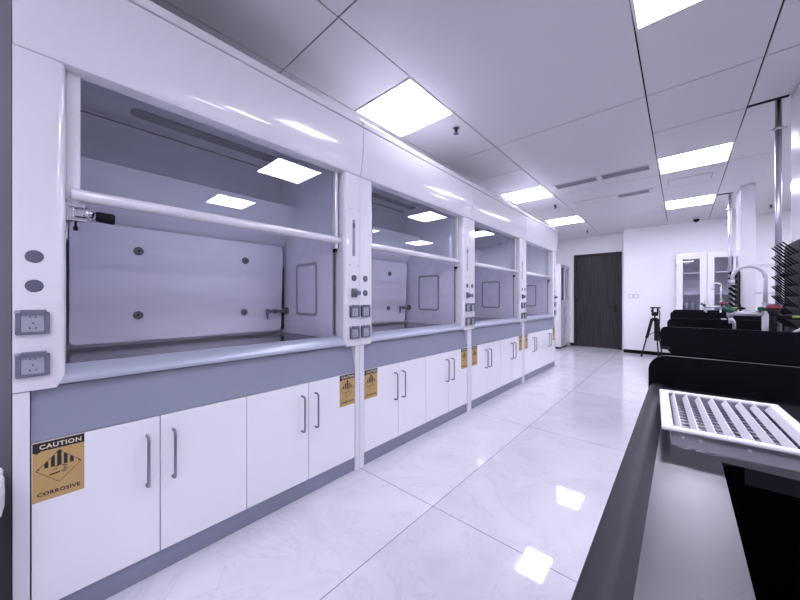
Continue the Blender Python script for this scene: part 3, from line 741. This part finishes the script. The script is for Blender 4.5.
# triple outlet lab faucets and eyewash heads
def arc3(cx, cz, r, a0, a1, n, y=0):
    return [(cx+r*math.cos(a0+(a1-a0)*k/n), y, cz+r*math.sin(a0+(a1-a0)*k/n)) for k in range(n+1)]
def lab_tap(x, y, mt, s, label, r=.077):
    t = thing('lab_faucet', label, 'faucet', (x, y, BZ+.0005))
    bm = new(); tube(bm, [(0, 0, 0), (0, 0, .012)], .03*s, 20); tube(bm, [(0, 0, .012), (0, 0, .235)], .0165*s, 18); tube(bm, [(0, 0, .235), (0, 0, .28)], .015*s, 18); tube(bm, [(0, 0, .28), (0, 0, .292)], .018*s, 18)
    obj('column', bm, mt, t)
    zc = .555-r-.012
    bm = new(); tube(bm, [(0, 0, .292), (0, 0, zc)]+arc3(-r, zc, r, 0, PI*.98, 16)+[(-2*r-.001, 0, zc-.02)], .0115*s, 14)
    tube(bm, [(-2*r-.001, 0, zc-.015), (-2*r-.001, 0, zc-.05)], .015*s, 14)
    obj('gooseneck', bm, mt, t)
    bm = new(); tube(bm, [(0, 0, .215), (-.165, 0, .215)], .0155*s, 16); tube(bm, [(-.165, 0, .235), (-.165, 0, .19)], .018*s, 14); tube(bm, [(-.165, -.0, .192), (-.160, -.0, .145)], .012*s, 12); tube(bm, [(-.160, 0, .18), (-.145, 0, .155), (-.145, 0, .105)], .009*s, 10)
    obj('side_outlet', bm, 'fau_grey' if s > .9 else mt, t)
    bm = new(); tube(bm, [(-.158, -.01, .228), (-.172, -.016, .240), (-.205, -.02, .262)], [.017*s, .021*s, .013*s], 14)
    obj('green_lever', bm, 'green', t, label='green lever handle')
    bm = new(); tube(bm, [(-.010, -.010, .25), (-.028, -.028, .25)], .014*s, 12); obj('green_knob', bm, 'green', t, label='small green knob')
    return t
def eyewash(x, y, s, label):
    t = thing('eyewash_station', label, 'eyewash', (x, y, BZ+.0005))
    bm = new(); pts = [(0, 0, 0)]; rs = [.04*s]
    for k in range(7):
        pts += [(0, 0, .02+k*.028), (0, 0, .035+k*.028)]; rs += [.020*s, .025*s]
    tube(bm, pts, rs, 16); obj('grip', bm, 'black_rubber', t)
    bm = new(); tube(bm, [(0, 0, .200), (0, 0, .225), (0, 0, .25)], [.022*s, .034*s, .046*s], 18); obj('spray_head', bm, 'black_metal', t)
    bm = new(); tube(bm, [(0, 0, .2505), (0, 0, .262), (0, 0, .277), (0, 0, .284)], [.049*s, .050*s, .040*s, .02*s], 20); obj('dust_cover', bm, 'red', t, label='red dust cover')
    bm = new(); tube(bm, [(.01, 0, .200), (.20, 0, .200)], .015*s, 12); tube(bm, [(.05, 0, .200), (.18, 0, .200)], .021*s, 12); obj('side_arm', bm, 'black_rubber', t)
    bm = new(); tube(bm, [(.075, -.022, .203), (.125, -.022, .203)], .010*s, 10); obj('tag', bm, 'lime', t, label='lime green tag')
    bm = new(); tube(bm, [(.14, 0, .19), (.13, -.005, .14), (.09, -.005, .11), (.055, -.005, .07), (.055, -.005, 0)], .011*s, 10); obj('hose', bm, 'fau_grey', t)
lab_tap(.426, 3.24, 'fau_grey', 1.0, 'large pale grey gooseneck lab faucet with green levers on the middle bench')
eyewash(.452, 3.165, .72, 'large eyewash with red cap right of the gooseneck faucet on the middle bench')
lab_tap(.413, 6.20, 'white_line', .85, 'small white gooseneck faucet in front of the glass door cabinet on farthest bench', r=.042)
eyewash(.432, 6.12, .85, 'small eyewash with red cap beside the white faucet on the farthest bench')

# ------------------------------------------------------------------ white louvred grille lying on the near bench
GW, GH = .40, .364
t = thing('vent_grille', 'white louvred air grille lying face up on the near black bench', 'grille', (-.049, 1.238, BZ), .05, None)
# origin at the far-left flange corner; x right, -y towards camera; frame top at +.042
zt = .042; fl = .026
GWv = .236
def grille():
    e = .020
    bm = new()
    prof = [(0, zt-.008), (0, zt-.002), (.003, zt), (e, zt-.001), (e, zt-.006), (.004, zt-.008)]
    W_, H_ = GWv, GH
    box(bm, 0, W_, -e, 0, zt-.007, zt, .002, 1); box(bm, 0, W_, -H_, -H_+e, zt-.007, zt, .002, 1)
    box(bm, 0, e, -H_+e, -e, zt-.007, zt, .002, 1); box(bm, W_-e, W_, -H_+e, -e, zt-.007, zt, .002, 1)
    obj('flange', bm, 'alu', t)
    i = .016; th = .0015; bm = new()
    box(bm, i, W_-i, -H_+i, -H_+i+th, .002, zt-.0075); box(bm, i, W_-i, -i-th, -i, .002, zt-.0075); box(bm, i, i+th, -H_+i, -i, .002, zt-.0075); box(bm, W_-i-th, W_-i, -H_+i, -i, .002, zt-.0075)
    for x in (.035, .062): tube(bm, [(x, -H_+i, .022), (x, -H_+i-.0012, .022)], .003, 8, 1)
    tube(bm, [(.13, -H_+i, .022), (.13, -H_+i-.0012, .022)], .003, 8, 1)
    obj('neck', bm, ['alu_grey', 'alu'], t)
    nb = 8
    for k in range(nb):
        x = e+.010+k*(W_-2*e-.012)/(nb-1)-.004
        bm = new(); p = [(x+.006, zt-.002), (x+.008, zt-.003), (x-.000, zt-.016), (x-.002, zt-.015)]
        prism(bm, p, 'y', -H_+e+.0005, -e-.0005); obj('blade', bm, 'alu', t)
    # rear damper bars across
    for k in range(12):
        y = -H_+e+.02+k*(H_-2*e-.04)/11
        bm = new(); box(bm, i+.002, W_-i-.002, y-.005, y+.005, .006, .0075); obj('cross_bar', bm, 'alu_grey', t)
grille()
